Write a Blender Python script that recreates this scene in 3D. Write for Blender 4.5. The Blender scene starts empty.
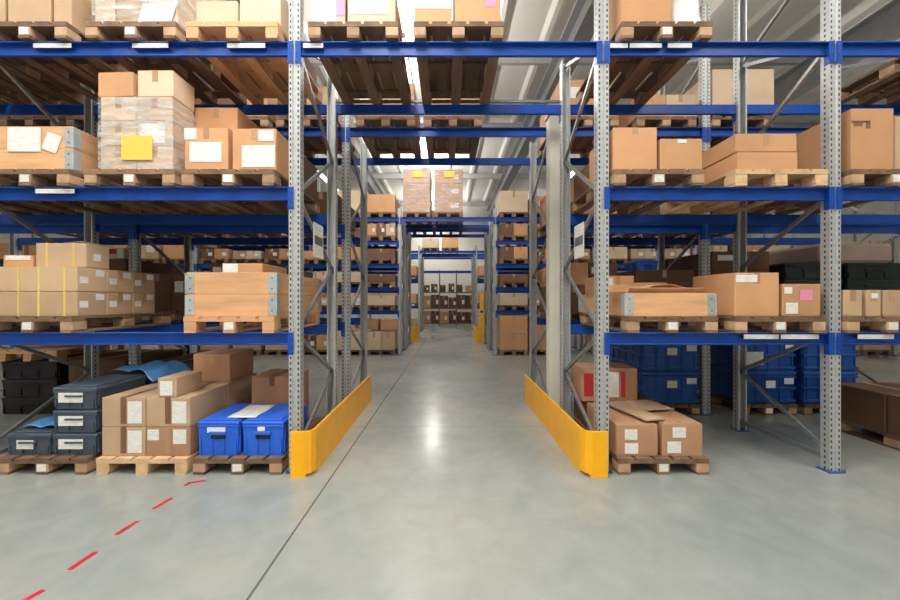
import bpy, bmesh, math, random
from mathutils import Vector, Matrix
R = random.Random(7)
C = bpy.context.scene.collection
F = 380.0; CH = 1.54; VX = 448.0
def fx(px, Z=3.39): return (px - VX) * Z / F
def fz(py, Z=3.39): return CH - (py - 300) * Z / F

# ------------------------------------------------------------------ materials
M = {}
def nt(name):
    m = bpy.data.materials.new(name); m.use_nodes = True
    t = m.node_tree; b = t.nodes['Principled BSDF']
    M[name] = m
    return m, t, b
def mat(name, col, rough=.6, metal=0., var=.12, scale=6., bump=0., stretch=(1, 1, 1), rnd=.12, spec=.5, coat=0.):
    m, t, b = nt(name); N = t.nodes; L = t.links
    tc = N.new('ShaderNodeTexCoord'); mp = N.new('ShaderNodeMapping'); mp.inputs['Scale'].default_value = stretch
    L.new(tc.outputs['Object'], mp.inputs['Vector'])
    oi = N.new('ShaderNodeObjectInfo')
    add = N.new('ShaderNodeVectorMath'); add.operation = 'ADD'
    mul = N.new('ShaderNodeMath'); mul.operation = 'MULTIPLY'; mul.inputs[1].default_value = 17.
    L.new(oi.outputs['Random'], mul.inputs[0]); L.new(mp.outputs[0], add.inputs[0]); L.new(mul.outputs[0], add.inputs[1])
    no = N.new('ShaderNodeTexNoise'); no.inputs['Scale'].default_value = scale; no.inputs['Detail'].default_value = 5
    L.new(add.outputs[0], no.inputs['Vector'])
    hsv = N.new('ShaderNodeHueSaturation'); hsv.inputs['Color'].default_value = (*col, 1)
    mr = N.new('ShaderNodeMapRange'); mr.inputs['From Min'].default_value = .3; mr.inputs['From Max'].default_value = .7
    mr.inputs['To Min'].default_value = 1 - var; mr.inputs['To Max'].default_value = 1 + var
    L.new(no.outputs['Fac'], mr.inputs['Value'])
    mr2 = N.new('ShaderNodeMapRange'); mr2.inputs['To Min'].default_value = 1 - rnd; mr2.inputs['To Max'].default_value = 1 + rnd
    L.new(oi.outputs['Random'], mr2.inputs['Value'])
    mm = N.new('ShaderNodeMath'); mm.operation = 'MULTIPLY'; L.new(mr.outputs[0], mm.inputs[0]); L.new(mr2.outputs[0], mm.inputs[1])
    L.new(mm.outputs[0], hsv.inputs['Value']); L.new(hsv.outputs[0], b.inputs['Base Color'])
    b.inputs['Roughness'].default_value = rough; b.inputs['Metallic'].default_value = metal
    b.inputs['Specular IOR Level'].default_value = spec
    b.inputs['Coat Weight'].default_value = coat
    if bump:
        bp = N.new('ShaderNodeBump'); bp.inputs['Strength'].default_value = bump; bp.inputs['Distance'].default_value = .01
        L.new(no.outputs['Fac'], bp.inputs['Height']); L.new(bp.outputs[0], b.inputs['Normal'])
    return m
mat('kraft', (.57, .305, .15), .75, var=.08, scale=3)
mat('kraft_tan', (.50, .345, .215), .75, var=.08, scale=3)
mat('kraft_pale', (.66, .50, .355), .75, var=.08, scale=3)
mat('kraft_dark', (.14, .068, .038), .8, var=.1, scale=3)  # dark brown stock; also puts rack-interior shade into the second-row cartons
mat('kraft_mid', (.40, .22, .125), .75, var=.08, scale=3)  # floor-level kraft, the weaker light down there mixed into its colour
mat('tape', (.42, .25, .13), .3, var=.05)
mat('tape_dark', (.20, .09, .05), .35, var=.05)
mat('tape_red', (.5, .015, .02), .4, var=.05)
mat('strap_yellow', (.72, .55, .12), .4, var=.05)
mat('paper', (.80, .80, .77), .6, var=.14, scale=18, stretch=(1, 1, 5), rnd=.04)
mat('paper_yellow', (.92, .60, .09), .6, var=.03)
mat('paper_pink', (.85, .28, .45), .6, var=.03)
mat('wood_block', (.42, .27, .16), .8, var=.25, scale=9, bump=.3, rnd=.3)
mat('wood_shaded', (.18, .105, .063), .8, var=.3, scale=9, stretch=(1, .15, 1), bump=.3, rnd=.3)  # old pallet boards, darkened so the colour carries the underside shade
mat('wood_orange', (.64, .36, .18), .7, var=.18, scale=9, stretch=(.2, .2, 1.6), bump=.2)
mat('wood_pale', (.68, .46, .26), .75, var=.2, scale=9, stretch=(1, .15, 1), bump=.2)
mat('blue', (.003, .055, .33), .38, var=.08, scale=2, rnd=.06, spec=.35)
mat('crate_blue', (.015, .12, .66), .42, var=.06, scale=4, rnd=.03)
mat('crate_navy', (.008, .075, .34), .45, var=.08, scale=4, rnd=.08)
mat('crate_slate', (.05, .07, .10), .5, var=.1, scale=4, rnd=.05)
mat('crate_green', (.004, .018, .013), .5, var=.1)
mat('black', (.015, .013, .014), .55, var=.2)
mat('yellow', (.98, .47, .004), .4, var=.05, scale=4, rnd=0)
mat('galv', (.30, .32, .33), .38, .6, var=.18, scale=25, rnd=.06)
mat('hinge_steel', (.42, .47, .48), .45, .25, var=.12, scale=20)
mat('steel_dark', (.16, .17, .18), .5, .4, var=.1)
mat('column', (.72, .70, .60), .5, var=.04, rnd=0)
mat('girder', (.42, .44, .46), .5, .2, var=.05)
mat('wall', (.74, .71, .64), .8, var=.04, scale=.7, rnd=0)
mat('roof', (.86, .84, .78), .55, var=.05, scale=.7, rnd=0)
mat('purlin', (.55, .55, .54), .5, .2, var=.06)
mat('red_paint', (.50, .008, .02), .45, var=.12, scale=12)
mat('sheet_blue', (.08, .28, .62), .3, var=.25, scale=5, bump=.6)
mat('bag', (.82, .83, .84), .35, var=.1, scale=5, bump=.6)
mat('pinkish', (.48, .36, .30), .6, var=.1, scale=3)

def emat(name, col, st):
    m, t, b = nt(name)
    b.inputs['Base Color'].default_value = (.9, .9, .9, 1)
    b.inputs['Emission Color'].default_value = (*col, 1); b.inputs['Emission Strength'].default_value = st
emat('lamp', (1, .97, .9), 9.)
emat('skylight', (.93, .97, 1), 4.)

def film():
    m, t, b = nt('film'); N = t.nodes; L = t.links
    out = N['Material Output']
    b.inputs['Base Color'].default_value = (.66, .69, .73, 1); b.inputs['Roughness'].default_value = .22
    tr = N.new('ShaderNodeBsdfTransparent'); mx = N.new('ShaderNodeMixShader')
    tc = N.new('ShaderNodeTexCoord'); mp = N.new('ShaderNodeMapping'); mp.inputs['Scale'].default_value = (2, 2, 9); mp.inputs['Rotation'].default_value = (.2, .35, 0)
    no = N.new('ShaderNodeTexNoise'); no.inputs['Scale'].default_value = 2.4; no.inputs['Detail'].default_value = 6
    L.new(tc.outputs['Object'], mp.inputs[0]); L.new(mp.outputs[0], no.inputs['Vector'])
    mr = N.new('ShaderNodeMapRange'); mr.inputs['From Min'].default_value = .4; mr.inputs['From Max'].default_value = .68
    mr.inputs['To Min'].default_value = .08; mr.inputs['To Max'].default_value = .6
    L.new(no.outputs['Fac'], mr.inputs['Value']); L.new(mr.outputs[0], mx.inputs[0])
    L.new(tr.outputs[0], mx.inputs[1]); L.new(b.outputs[0], mx.inputs[2]); L.new(mx.outputs[0], out.inputs['Surface'])
    bp = N.new('ShaderNodeBump'); bp.inputs['Strength'].default_value = .5; L.new(no.outputs['Fac'], bp.inputs['Height']); L.new(bp.outputs[0], b.inputs['Normal'])
film()

def perforated():
    m, t, b = nt('perforated'); N = t.nodes; L = t.links
    tc = N.new('ShaderNodeTexCoord'); sx = N.new('ShaderNodeSeparateXYZ'); L.new(tc.outputs['Object'], sx.inputs[0])
    def mth(op, a, bb=None, c=None):
        n = N.new('ShaderNodeMath'); n.operation = op
        for i, v in enumerate((a, bb, c)):
            if v is None: continue
            if isinstance(v, (int, float)): n.inputs[i].default_value = v
            else: L.new(v, n.inputs[i])
        return n.outputs[0]
    ax = mth('ABSOLUTE', sx.outputs['X'])
    inx = mth('LESS_THAN', mth('ABSOLUTE', mth('SUBTRACT', ax, .034)), .007)
    fz_ = mth('FRACT', mth('DIVIDE', sx.outputs['Z'], .05))
    inz = mth('LESS_THAN', mth('ABSOLUTE', mth('SUBTRACT', fz_, .5)), .26)
    front = mth('LESS_THAN', sx.outputs['Y'], .004)
    iny = mth('LESS_THAN', mth('ABSOLUTE', mth('SUBTRACT', sx.outputs['Y'], .045)), .008)
    side = mth('MULTIPLY', mth('GREATER_THAN', ax, .048), iny)
    hole = mth('MULTIPLY', inz, mth('MAXIMUM', mth('MULTIPLY', inx, front), side))
    no = N.new('ShaderNodeTexNoise'); no.inputs['Scale'].default_value = 30; L.new(tc.outputs['Object'], no.inputs['Vector'])
    cr = N.new('ShaderNodeValToRGB'); cr.color_ramp.elements[0].color = (.38, .40, .41, 1); cr.color_ramp.elements[1].color = (.62, .64, .64, 1)
    L.new(no.outputs['Fac'], cr.inputs[0])
    mx = N.new('ShaderNodeMix'); mx.data_type = 'RGBA'; L.new(hole, mx.inputs['Factor']); L.new(cr.outputs[0], mx.inputs['A']); mx.inputs['B'].default_value = (.03, .03, .035, 1)
    L.new(mx.outputs['Result'], b.inputs['Base Color'])
    L.new(mth('MULTIPLY', mth('SUBTRACT', 1., hole), .4), b.inputs['Metallic']); b.inputs['Roughness'].default_value = .42
perforated()

def concrete():
    m, t, b = nt('concrete'); N = t.nodes; L = t.links
    tc = N.new('ShaderNodeTexCoord'); sx = N.new('ShaderNodeSeparateXYZ'); L.new(tc.outputs['Object'], sx.inputs[0])
    def noise(s, d, dist=0.):
        n = N.new('ShaderNodeTexNoise'); n.inputs['Scale'].default_value = s; n.inputs['Detail'].default_value = d; n.inputs['Distortion'].default_value = dist
        L.new(tc.outputs['Object'], n.inputs['Vector']); return n
    n1 = noise(.55, 8, .5); n2 = noise(4.5, 8, .6)
    cr = N.new('ShaderNodeValToRGB'); e = cr.color_ramp.elements
    e[0].position = .3; e[0].color = (.25, .285, .28, 1); e[1].position = .7; e[1].color = (.375, .38, .35, 1)
    L.new(n1.outputs['Fac'], cr.inputs[0])
    cr2 = N.new('ShaderNodeValToRGB'); e = cr2.color_ramp.elements
    e[0].position = .3; e[0].color = (.90, .90, .90, 1); e[1].position = .7; e[1].color = (1.05, 1.05, 1.05, 1)
    L.new(n2.outputs['Fac'], cr2.inputs[0])
    mu = N.new('ShaderNodeMix'); mu.data_type = 'RGBA'; mu.blend_type = 'MULTIPLY'; mu.inputs['Factor'].default_value = 1
    L.new(cr.outputs[0], mu.inputs['A']); L.new(cr2.outputs[0], mu.inputs['B'])
    def mth(op, a, bb=None):
        n = N.new('ShaderNodeMath'); n.operation = op
        for i, v in enumerate((a, bb)):
            if v is None: continue
            if isinstance(v, (int, float)): n.inputs[i].default_value = v
            else: L.new(v, n.inputs[i])
        return n.outputs[0]
    # saw-cut joints in the slab
    j1 = mth('LESS_THAN', mth('ABSOLUTE', mth('ADD', mth('SUBTRACT', sx.outputs['X'], mth('MULTIPLY', sx.outputs['Y'], .012)), 1.055)), .0075)
    j2 = mth('MULTIPLY', mth('LESS_THAN', mth('ABSOLUTE', mth('SUBTRACT', mth('FRACT', mth('DIVIDE', mth('SUBTRACT', sx.outputs['Y'], 1.82), 5.6)), .5)), .0008), .6)
    j = mth('MAXIMUM', j1, j2)
    mx = N.new('ShaderNodeMix'); mx.data_type = 'RGBA'; L.new(mth('MULTIPLY', j, .8), mx.inputs['Factor']); L.new(mu.outputs['Result'], mx.inputs['A']); mx.inputs['B'].default_value = (.06, .06, .06, 1)
    L.new(mx.outputs['Result'], b.inputs['Base Color'])
    mr = N.new('ShaderNodeMapRange'); mr.inputs['To Min'].default_value = .12; mr.inputs['To Max'].default_value = .32
    L.new(n1.outputs['Fac'], mr.inputs['Value']); L.new(mr.outputs[0], b.inputs['Roughness'])
    bp = N.new('ShaderNodeBump'); bp.inputs['Strength'].default_value = .08; bp.inputs['Distance'].default_value = .01
    L.new(n2.outputs['Fac'], bp.inputs['Height']); L.new(bp.outputs[0], b.inputs['Normal'])
concrete()

# ------------------------------------------------------------------ mesh helpers
class MB:
    def __init__(s): s.v = []; s.f = []; s.m = []; s.mats = []
    def mi(s, m):
        if m not in s.mats: s.mats.append(m)
        return s.mats.index(m)
    def hexa(s, p, m):
        n = len(s.v); s.v += [tuple(q) for q in p]; k = s.mi(m)
        for f in ((0, 3, 2, 1), (4, 5, 6, 7), (0, 1, 5, 4), (1, 2, 6, 5), (2, 3, 7, 6), (3, 0, 4, 7)):
            s.f.append(tuple(n + i for i in f)); s.m.append(k)
        return s
    def box(s, x0, x1, y0, y1, z0, z1, m):
        return s.hexa([(x0, y0, z0), (x1, y0, z0), (x1, y1, z0), (x0, y1, z0), (x0, y0, z1), (x1, y0, z1), (x1, y1, z1), (x0, y1, z1)], m)
    def cbox(s, x0, x1, y0, y1, z0, z1, m, c=.006):   # box with chamfered vertical edges and top/bottom rims
        c = min(c, (x1 - x0) / 3, (y1 - y0) / 3, (z1 - z0) / 3)
        def ring(i, z): return [(x0 + c + i, y0 + i, z), (x1 - c - i, y0 + i, z), (x1 - i, y0 + c + i, z), (x1 - i, y1 - c - i, z), (x1 - c - i, y1 - i, z), (x0 + c + i, y1 - i, z), (x0 + i, y1 - c - i, z), (x0 + i, y0 + c + i, z)]
        rings = [ring(c * .7, z0), ring(0, z0 + c), ring(0, z1 - c), ring(c * .7, z1)]
        n = len(s.v); k = s.mi(m)
        for r in rings: s.v += r
        s.f.append(tuple(n + i for i in range(7, -1, -1))); s.m.append(k)
        s.f.append(tuple(n + 24 + i for i in range(8))); s.m.append(k)
        for a in range(3):
            for i in range(8):
                j = (i + 1) % 8
                s.f.append((n + a * 8 + i, n + a * 8 + j, n + a * 8 + 8 + j, n + a * 8 + 8 + i)); s.m.append(k)
        return s
    def bar(s, a, b, w, h, m, up=(1, 0, 0)):
        a = Vector(a); b = Vector(b); d = (b - a).normalized(); u = Vector(up); u = (u - d * u.dot(d)).normalized(); v = d.cross(u)
        u = u * w / 2; v = v * h / 2
        return s.hexa([a - u - v, a + u - v, a + u + v, a - u + v, b - u - v, b + u - v, b + u + v, b - u + v], m)
    def prism(s, prof, z0, z1, m):
        n = len(s.v); k = s.mi(m); c = len(prof)
        s.v += [(x, y, z0) for x, y in prof] + [(x, y, z1) for x, y in prof]
        s.f.append(tuple(n + i for i in range(c - 1, -1, -1))); s.m.append(k)
        s.f.append(tuple(n + c + i for i in range(c))); s.m.append(k)
        for i in range(c):
            j = (i + 1) % c; s.f.append((n + i, n + j, n + c + j, n + c + i)); s.m.append(k)
        return s
    def cyl(s, a, b, r, m, seg=12):
        a = Vector(a); b = Vector(b); d = (b - a).normalized(); u = d.orthogonal().normalized(); v = d.cross(u)
        n = len(s.v); k = s.mi(m)
        for p in (a, b):
            for i in range(seg):
                t = 2 * math.pi * i / seg; s.v.append(tuple(p + u * math.cos(t) * r + v * math.sin(t) * r))
        s.f.append(tuple(n + i for i in range(seg - 1, -1, -1))); s.m.append(k)
        s.f.append(tuple(n + seg + i for i in range(seg))); s.m.append(k)
        for i in range(seg):
            j = (i + 1) % seg; s.f.append((n + i, n + j, n + seg + j, n + seg + i)); s.m.append(k)
        return s
    def mesh(s, name):
        me = bpy.data.meshes.new(name); me.from_pydata(s.v, [], s.f)
        for mm in s.mats: me.materials.append(M[mm])
        me.polygons.foreach_set('material_index', s.m); me.update()
        bm = bmesh.new(); bm.from_mesh(me); bmesh.ops.recalc_face_normals(bm, faces=bm.faces); bm.to_mesh(me); bm.free()
        return me
CACHE = {}
def cm(key, fn):
    if key not in CACHE:
        b = MB(); fn(b); CACHE[key] = b.mesh(str(key[0]))
    return CACHE[key]
def ob(name, me, parent=None, loc=(0, 0, 0), rz=0., label=None):
    if isinstance(me, MB): me = me.mesh(name)
    o = bpy.data.objects.new(name, me); C.objects.link(o); o.location = loc; o.rotation_euler[2] = rz
    if parent: o.parent = parent
    if label: o['label'] = label
    return o
LBL = {}
def tag(o, label, cat, group=None, kind=None):
    n = len(label.split())
    if not 4 <= n <= 16: print('LABEL WORDS', n, label)
    LBL[label] = LBL.get(label, 0) + 1
    o['label'] = label; o['category'] = cat
    if group: o['group'] = group
    o['kind'] = kind or 'thing'
    return o
def thing(name, loc, label, cat, group=None, rz=0.):
    o = bpy.data.objects.new(name, None); C.objects.link(o); o.location = loc; o.rotation_euler[2] = rz; o.empty_display_size = .1
    return tag(o, label, cat, group)
def struct(name, b, loc=(0, 0, 0), parent=None):
    o = ob(name, b, parent, loc)
    if not parent: o['kind'] = 'structure'
    return o
r3 = lambda v: round(v, 3)

# ------------------------------------------------------------------ setting
X0, X1, YB, YF, ZC = -13.6, 13.6, 24.2, -5.0, 7.5
struct('floor', MB().box(X0, X1, YF, YB, -.2, 0, 'concrete'))
struct('wall_back', MB().box(X0, X1, YB, YB + .2, 0, ZC, 'wall'))
struct('wall_left', MB().box(X0 - .2, X0, YF, YB, 0, ZC, 'wall'))
struct('wall_right', MB().box(X1, X1 + .2, YF, YB, 0, ZC, 'wall'))
struct('wall_front', MB().box(X0, X1, YF - .2, YF, 0, ZC, 'wall'))
b = MB(); b.box(X0, X1, YF, YB, ZC + .09, ZC + .2, 'roof')
x = X0 + .3
while x < X1 - .4:
    b.hexa([(x + .1, YF, ZC), (x + .2, YF, ZC), (x + .2, YB, ZC), (x + .1, YB, ZC), (x, YF, ZC + .1), (x + .3, YF, ZC + .1), (x + .3, YB, ZC + .1), (x, YB, ZC + .1)], 'roof')
    x += 1.1
struct('ceiling', b)
b = MB()
for gx in (-9.3, -3.6, 2.62, 8.6):
    b = MB(); b.box(gx - .17, gx + .17, YF, YB, 6.62, 6.65, 'girder').box(gx - .17, gx + .17, YF, YB, 7.2, 7.23, 'girder').box(gx - .012, gx + .012, YF, YB, 6.65, 7.2, 'girder')
    struct('trim_%d' % (1 + [-9.3, -3.6, 2.62, 8.6].index(gx)), b)
k = 5
for py in (-2.5, 9.2, 12.8, 17.9, 23.0):
    struct('trim_%d' % k, MB().box(X0, X1, py - .05, py + .05, 7.25, 7.27, 'purlin').box(X0, X1, py - .05, py + .05, 7.47, 7.49, 'purlin').box(X0, X1, py - .006, py + .006, 7.27, 7.47, 'purlin')); k += 1

# steel column in the flue between the back-to-back rows
t = thing('building_column', (1.362, 4.845, 0), 'cream painted square steel column standing behind the right yellow guard', 'column')
ob('shaft', MB().cbox(-.088, .088, -.085, .085, .012, 3.86, 'column', .012), t)
ob('base_plate', MB().box(-.095, .095, -.12, .12, 0, .012, 'galv'), t)
ob('cap_plate', MB().box(-.11, .11, -.1, .1, 3.86, 3.885, 'column'), t)

# ------------------------------------------------------------------ rack building blocks
SKIP = set('''2A left 0 2.5 l|2A left 0 3 l|2A left 1 1 l|2A left 1 1 m|2A left 1 1 r|2A left 1 1.5 l|2A left 1 1.5 m|2A left 1 1.5 r|2A left 1 3 l|2A left 1 3 m|2A left 1 3 r|2A left 2 1 l|2A left 2 1 m|2A left 2 1 r|2A left 3 0 m|2A left 3 0 r|2A left 3 1 l|2A left 3 1 m|2A left 3 1 r|2A left 3 2 r|2A right 0 1 r|2A right 0 1.5 r|2A right 0 3 r|2A right 1 0 m|2A right 1 0 r|2A right 1 1 l|2A right 1 1 m|2A right 1 1 r|2A right 1 1.5 l|2A right 1 1.5 m|2A right 1 1.5 r|2A right 1 3 l|2A right 1 3 m|2A right 1 3 r|2A right 2 0 l|2A right 2 0 m|2A right 2 0 r|2A right 2 1 l|2A right 2 1 m|2A right 2 1 r|2A right 3 0 l|2A right 3 1 l|2A right 3 1 m|2A right 3 1 r|3A left 0 2 l|3A left 0 2 m|3A left 1 0 l|3A left 1 0 m|3A left 1 1 l|3A left 1 1 r|3A left 1 2 l|3A left 1 2 m|3A left 1 2 r|3A right 0 0 m|3A right 0 0 r|3A right 0 1 m|3A right 0 1 r|3A right 0 2 m|3A right 0 2 r|3A right 1 0 l|3A right 1 0 m|3A right 1 0 r|3A right 1 1 m|3A right 1 1 r|3A right 1 2 l|3A right 1 2 m|3A right 1 2 r|blue back beam, fourth shelf, first bay left of aisle, fourth row|blue back beam, fourth shelf, second bay left of aisle, fourth row|blue back beam, fourth shelf, second bay right of aisle, fourth row|blue back beam, lowest shelf, first bay left of aisle, fourth row|blue back beam, lowest shelf, first bay left of aisle, sixth row|blue back beam, lowest shelf, first bay right of aisle, fourth row|blue back beam, lowest shelf, first bay right of aisle, sixth row|blue back beam, lowest shelf, fourth bay left of aisle, third row|blue back beam, lowest shelf, fourth bay right of aisle, third row|blue back beam, lowest shelf, second bay left of aisle, fourth row|blue back beam, lowest shelf, second bay left of aisle, sixth row|blue back beam, lowest shelf, second bay left of aisle, third row|blue back beam, lowest shelf, second bay right of aisle, fourth row|blue back beam, lowest shelf, second bay right of aisle, sixth row|blue back beam, lowest shelf, second bay right of aisle, third row|blue back beam, lowest shelf, third bay left of aisle, third row|blue back beam, lowest shelf, third bay right of aisle, third row|blue back beam, middle shelf, second bay left of aisle, fifth row|blue back beam, middle shelf, second bay left of aisle, fourth row|blue back beam, middle shelf, second bay left of aisle, sixth row|blue back beam, middle shelf, second bay right of aisle, fifth row|blue back beam, middle shelf, second bay right of aisle, fourth row|blue back beam, middle shelf, second bay right of aisle, sixth row|blue back beam, second shelf, second bay left of aisle, third row|blue back beam, second shelf, second bay right of aisle, fourth row|blue back beam, second shelf, second bay right of aisle, third row|blue back beam, top shelf, first bay left of aisle, fourth row|blue back beam, top shelf, fourth bay left of aisle, third row|blue back beam, top shelf, fourth bay right of aisle, third row|blue back beam, top shelf, second bay left of aisle, fifth row|blue back beam, top shelf, second bay left of aisle, fourth row|blue back beam, top shelf, second bay left of aisle, sixth row|blue back beam, top shelf, second bay left of aisle, third row|blue back beam, top shelf, second bay right of aisle, fifth row|blue back beam, top shelf, second bay right of aisle, fourth row|blue back beam, top shelf, second bay right of aisle, sixth row|blue back beam, top shelf, second bay right of aisle, third row|blue back beam, top shelf, third bay left of aisle, fifth row|blue back beam, top shelf, third bay left of aisle, sixth row|blue back beam, top shelf, third bay left of aisle, third row|blue back beam, top shelf, third bay right of aisle, fifth row|blue back beam, top shelf, third bay right of aisle, sixth row|blue back beam, top shelf, third bay right of aisle, third row|blue front beam, fourth shelf, first bay left of aisle, fourth row|blue front beam, fourth shelf, second bay right of aisle, fourth row|blue front beam, lowest shelf, first bay left of aisle, sixth row|blue front beam, lowest shelf, first bay right of aisle, sixth row|blue front beam, lowest shelf, fourth bay left of aisle, third row|blue front beam, lowest shelf, fourth bay right of aisle, third row|blue front beam, lowest shelf, second bay left of aisle, fourth row|blue front beam, lowest shelf, second bay left of aisle, sixth row|blue front beam, lowest shelf, second bay left of aisle, third row|blue front beam, lowest shelf, second bay right of aisle, fourth row|blue front beam, lowest shelf, second bay right of aisle, sixth row|blue front beam, lowest shelf, second bay right of aisle, third row|blue front beam, lowest shelf, third bay left of aisle, fifth row|blue front beam, lowest shelf, third bay left of aisle, fourth row|blue front beam, lowest shelf, third bay left of aisle, sixth row|blue front beam, lowest shelf, third bay left of aisle, third row|blue front beam, lowest shelf, third bay right of aisle, fifth row|blue front beam, lowest shelf, third bay right of aisle, fourth row|blue front beam, lowest shelf, third bay right of aisle, sixth row|blue front beam, lowest shelf, third bay right of aisle, third row|blue front beam, middle shelf, first bay left of aisle, fourth row|blue front beam, middle shelf, first bay left of aisle, sixth row|blue front beam, middle shelf, first bay right of aisle, fourth row|blue front beam, middle shelf, first bay right of aisle, sixth row|blue front beam, middle shelf, second bay left of aisle, fifth row|blue front beam, middle shelf, second bay left of aisle, fourth row|blue front beam, middle shelf, second bay left of aisle, sixth row|blue front beam, middle shelf, second bay right of aisle, fifth row|blue front beam, middle shelf, second bay right of aisle, fourth row|blue front beam, middle shelf, second bay right of aisle, sixth row|blue front beam, middle shelf, third bay left of aisle, fifth row|blue front beam, middle shelf, third bay left of aisle, fourth row|blue front beam, middle shelf, third bay left of aisle, sixth row|blue front beam, middle shelf, third bay right of aisle, fifth row|blue front beam, middle shelf, third bay right of aisle, fourth row|blue front beam, middle shelf, third bay right of aisle, sixth row|blue front beam, second shelf, first bay left of aisle, fourth row|blue front beam, second shelf, first bay right of aisle, fourth row|blue front beam, second shelf, second bay left of aisle, fourth row|blue front beam, second shelf, second bay left of aisle, third row|blue front beam, second shelf, second bay right of aisle, fourth row|blue front beam, second shelf, second bay right of aisle, third row|blue front beam, top shelf, first bay left of aisle, fourth row|blue front beam, top shelf, first bay right of aisle, fourth row|blue front beam, top shelf, fourth bay left of aisle, third row|blue front beam, top shelf, fourth bay right of aisle, third row|blue front beam, top shelf, second bay left of aisle, fifth row|blue front beam, top shelf, second bay left of aisle, fourth row|blue front beam, top shelf, second bay left of aisle, sixth row|blue front beam, top shelf, second bay left of aisle, third row|blue front beam, top shelf, second bay right of aisle, fifth row|blue front beam, top shelf, second bay right of aisle, fourth row|blue front beam, top shelf, second bay right of aisle, sixth row|blue front beam, top shelf, second bay right of aisle, third row|blue front beam, top shelf, third bay left of aisle, fifth row|blue front beam, top shelf, third bay left of aisle, fourth row|blue front beam, top shelf, third bay left of aisle, sixth row|blue front beam, top shelf, third bay left of aisle, third row|blue front beam, top shelf, third bay right of aisle, fifth row|blue front beam, top shelf, third bay right of aisle, fourth row|blue front beam, top shelf, third bay right of aisle, sixth row|blue front beam, top shelf, third bay right of aisle, third row'''.split('|'))   # slots and beams hidden behind the nearer rows
def upright_mesh(h, near):
    def fn(b):
        p = [(-.050, .085), (-.050, 0), (-.020, 0), (-.013, .014), (.013, .014), (.020, 0), (.050, 0), (.050, .085),
             (.034, .085), (.034, .081), (.046, .081), (.046, .004), (.0225, .004), (.0155, .018), (-.0155, .018), (-.0225, .004), (-.046, .004), (-.046, .081), (-.034, .081), (-.034, .085)]
        b.prism(p, .01, h, 'perforated')
    return cm(('upright', h), fn)
def base_mesh():
    def fn(b):
        b.box(-.07, .07, -.02, .11, 0, .01, 'crate_navy')
        b.cyl((-.066, -.015, .01), (-.066, -.015, .03), .011, 'steel_dark', 6).cyl((.066, -.015, .01), (.066, -.015, .03), .011, 'steel_dark', 6)
    return cm(('base_plate',), fn)
NODES = [(.16, 0), (.70, 1), (1.24, 0), (1.9, 1), (2.5, 0), (3.18, 1), (3.86, 0), (4.3, 1), (4.8, 0), (5.3, 1)]
def frame(x, y0, depth, h, where, sign=0, hb=None):
    t = thing('storage_rack', (x, y0, 0), where, 'rack frame', 'galvanised rack frames')
    u = ob('upright', upright_mesh(h, 1), t); ob('base_plate', base_mesh(), u)
    hb = hb or h
    u = ob('upright', upright_mesh(hb, 1), t, (0, depth, 0), math.pi); ob('base_plate', base_mesh(), u)
    for (za, sa), (zb, sb) in zip(NODES, NODES[1:]):
        if zb > min(h, hb) - .03: break
        ya = .04 if sa == 0 else depth - .04; yb = .04 if sb == 0 else depth - .04
        ob('brace', cm(('brace', za, zb, sa, r3(depth)), lambda b: b.bar((0, ya, za), (0, yb, zb), .028, .034, 'galv')), t)
    ob('tie_bar', cm(('tie', r3(depth)), lambda b: b.box(-.015, .015, .04, depth - .04, .09, .13, 'galv')), t)
    if sign:
        s = ob('sign_plate', MB().box(sign * .018 - .002, sign * .018 + .002, .43, .72, 1.98, 2.33, 'paper'), t, label='white sign plate fixed to the frame bracing')
        ob('edge_strip', MB().box(sign * .021 - .002, sign * .021 + .002, .455, .695, 2.11, 2.2, 'steel_dark'), s)
    return t
def beam(xa, xb, y, z, side, label, strips=(), conn=True, grp='blue load beams'):
    if label in SKIP: return
    """side -1: beam on the frame's front face, +1: on its back face; z = centre"""
    w = xb - xa - .108
    xm = (xa + xb) / 2
    t = thing('load_beam', (xm, y, z - .06), label, 'shelf beam', grp)
    s = -side
    def fn(b):
        a0, a1 = sorted((s * .038, s * .052)); b.box(-w / 2, w / 2, a0, a1, .014, .108, 'blue')
        a0, a1 = sorted((0, s * .052)); b.cbox(-w / 2, w / 2, a0, a1, .108, .12, 'blue', .003)
        a0, a1 = sorted((s * .022, s * .052)); b.cbox(-w / 2, w / 2, a0, a1, .006, .018, 'blue', .003)
        a0, a1 = sorted((s * .052, s * .058)); b.box(-w / 2, w / 2, a0, a1, .01, .09, 'blue')
    ob('bar', cm(('bar', r3(w), s), fn), t)
    if conn:
        def fc(b):
            a0, a1 = sorted((-s * .006, -s * .001)); b.box(-.046, .004, a0, a1, -.08, .12, 'blue')
            a0, a1 = sorted((-s * .001, s * .05)); b.box(-.003, 0, a0, a1, -.08, .12, 'blue')
            for zz in (-.05, .02, .09):
                a0, a1 = sorted((-s * .010, -s * .006)); b.box(-.040, -.028, a0, a1, zz - .008, zz + .008, 'crate_navy')
        me = cm(('connector', s), fc)
        def fc2(b):
            a0, a1 = sorted((-s * .006, -s * .001)); b.box(-.004, .046, a0, a1, -.08, .12, 'blue')
            a0, a1 = sorted((-s * .001, s * .05)); b.box(0, .003, a0, a1, -.08, .12, 'blue')
            for zz in (-.05, .02, .09):
                a0, a1 = sorted((-s * .010, -s * .006)); b.box(.028, .040, a0, a1, zz - .008, zz + .008, 'crate_navy')
        me2 = cm(('connector2', s), fc2)
        ob('connector', me, t, (-w / 2, 0, 0)); ob('connector', me2, t, (w / 2, 0, 0))
    for a, c in strips:
        ob('label_strip', MB().box(a - xm, c - xm, .001, .004, .062, .102, 'paper').box(a - xm, c - xm, .004, .038, .066, .074, 'blue'), t, label='white label strip')
    return t
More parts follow.
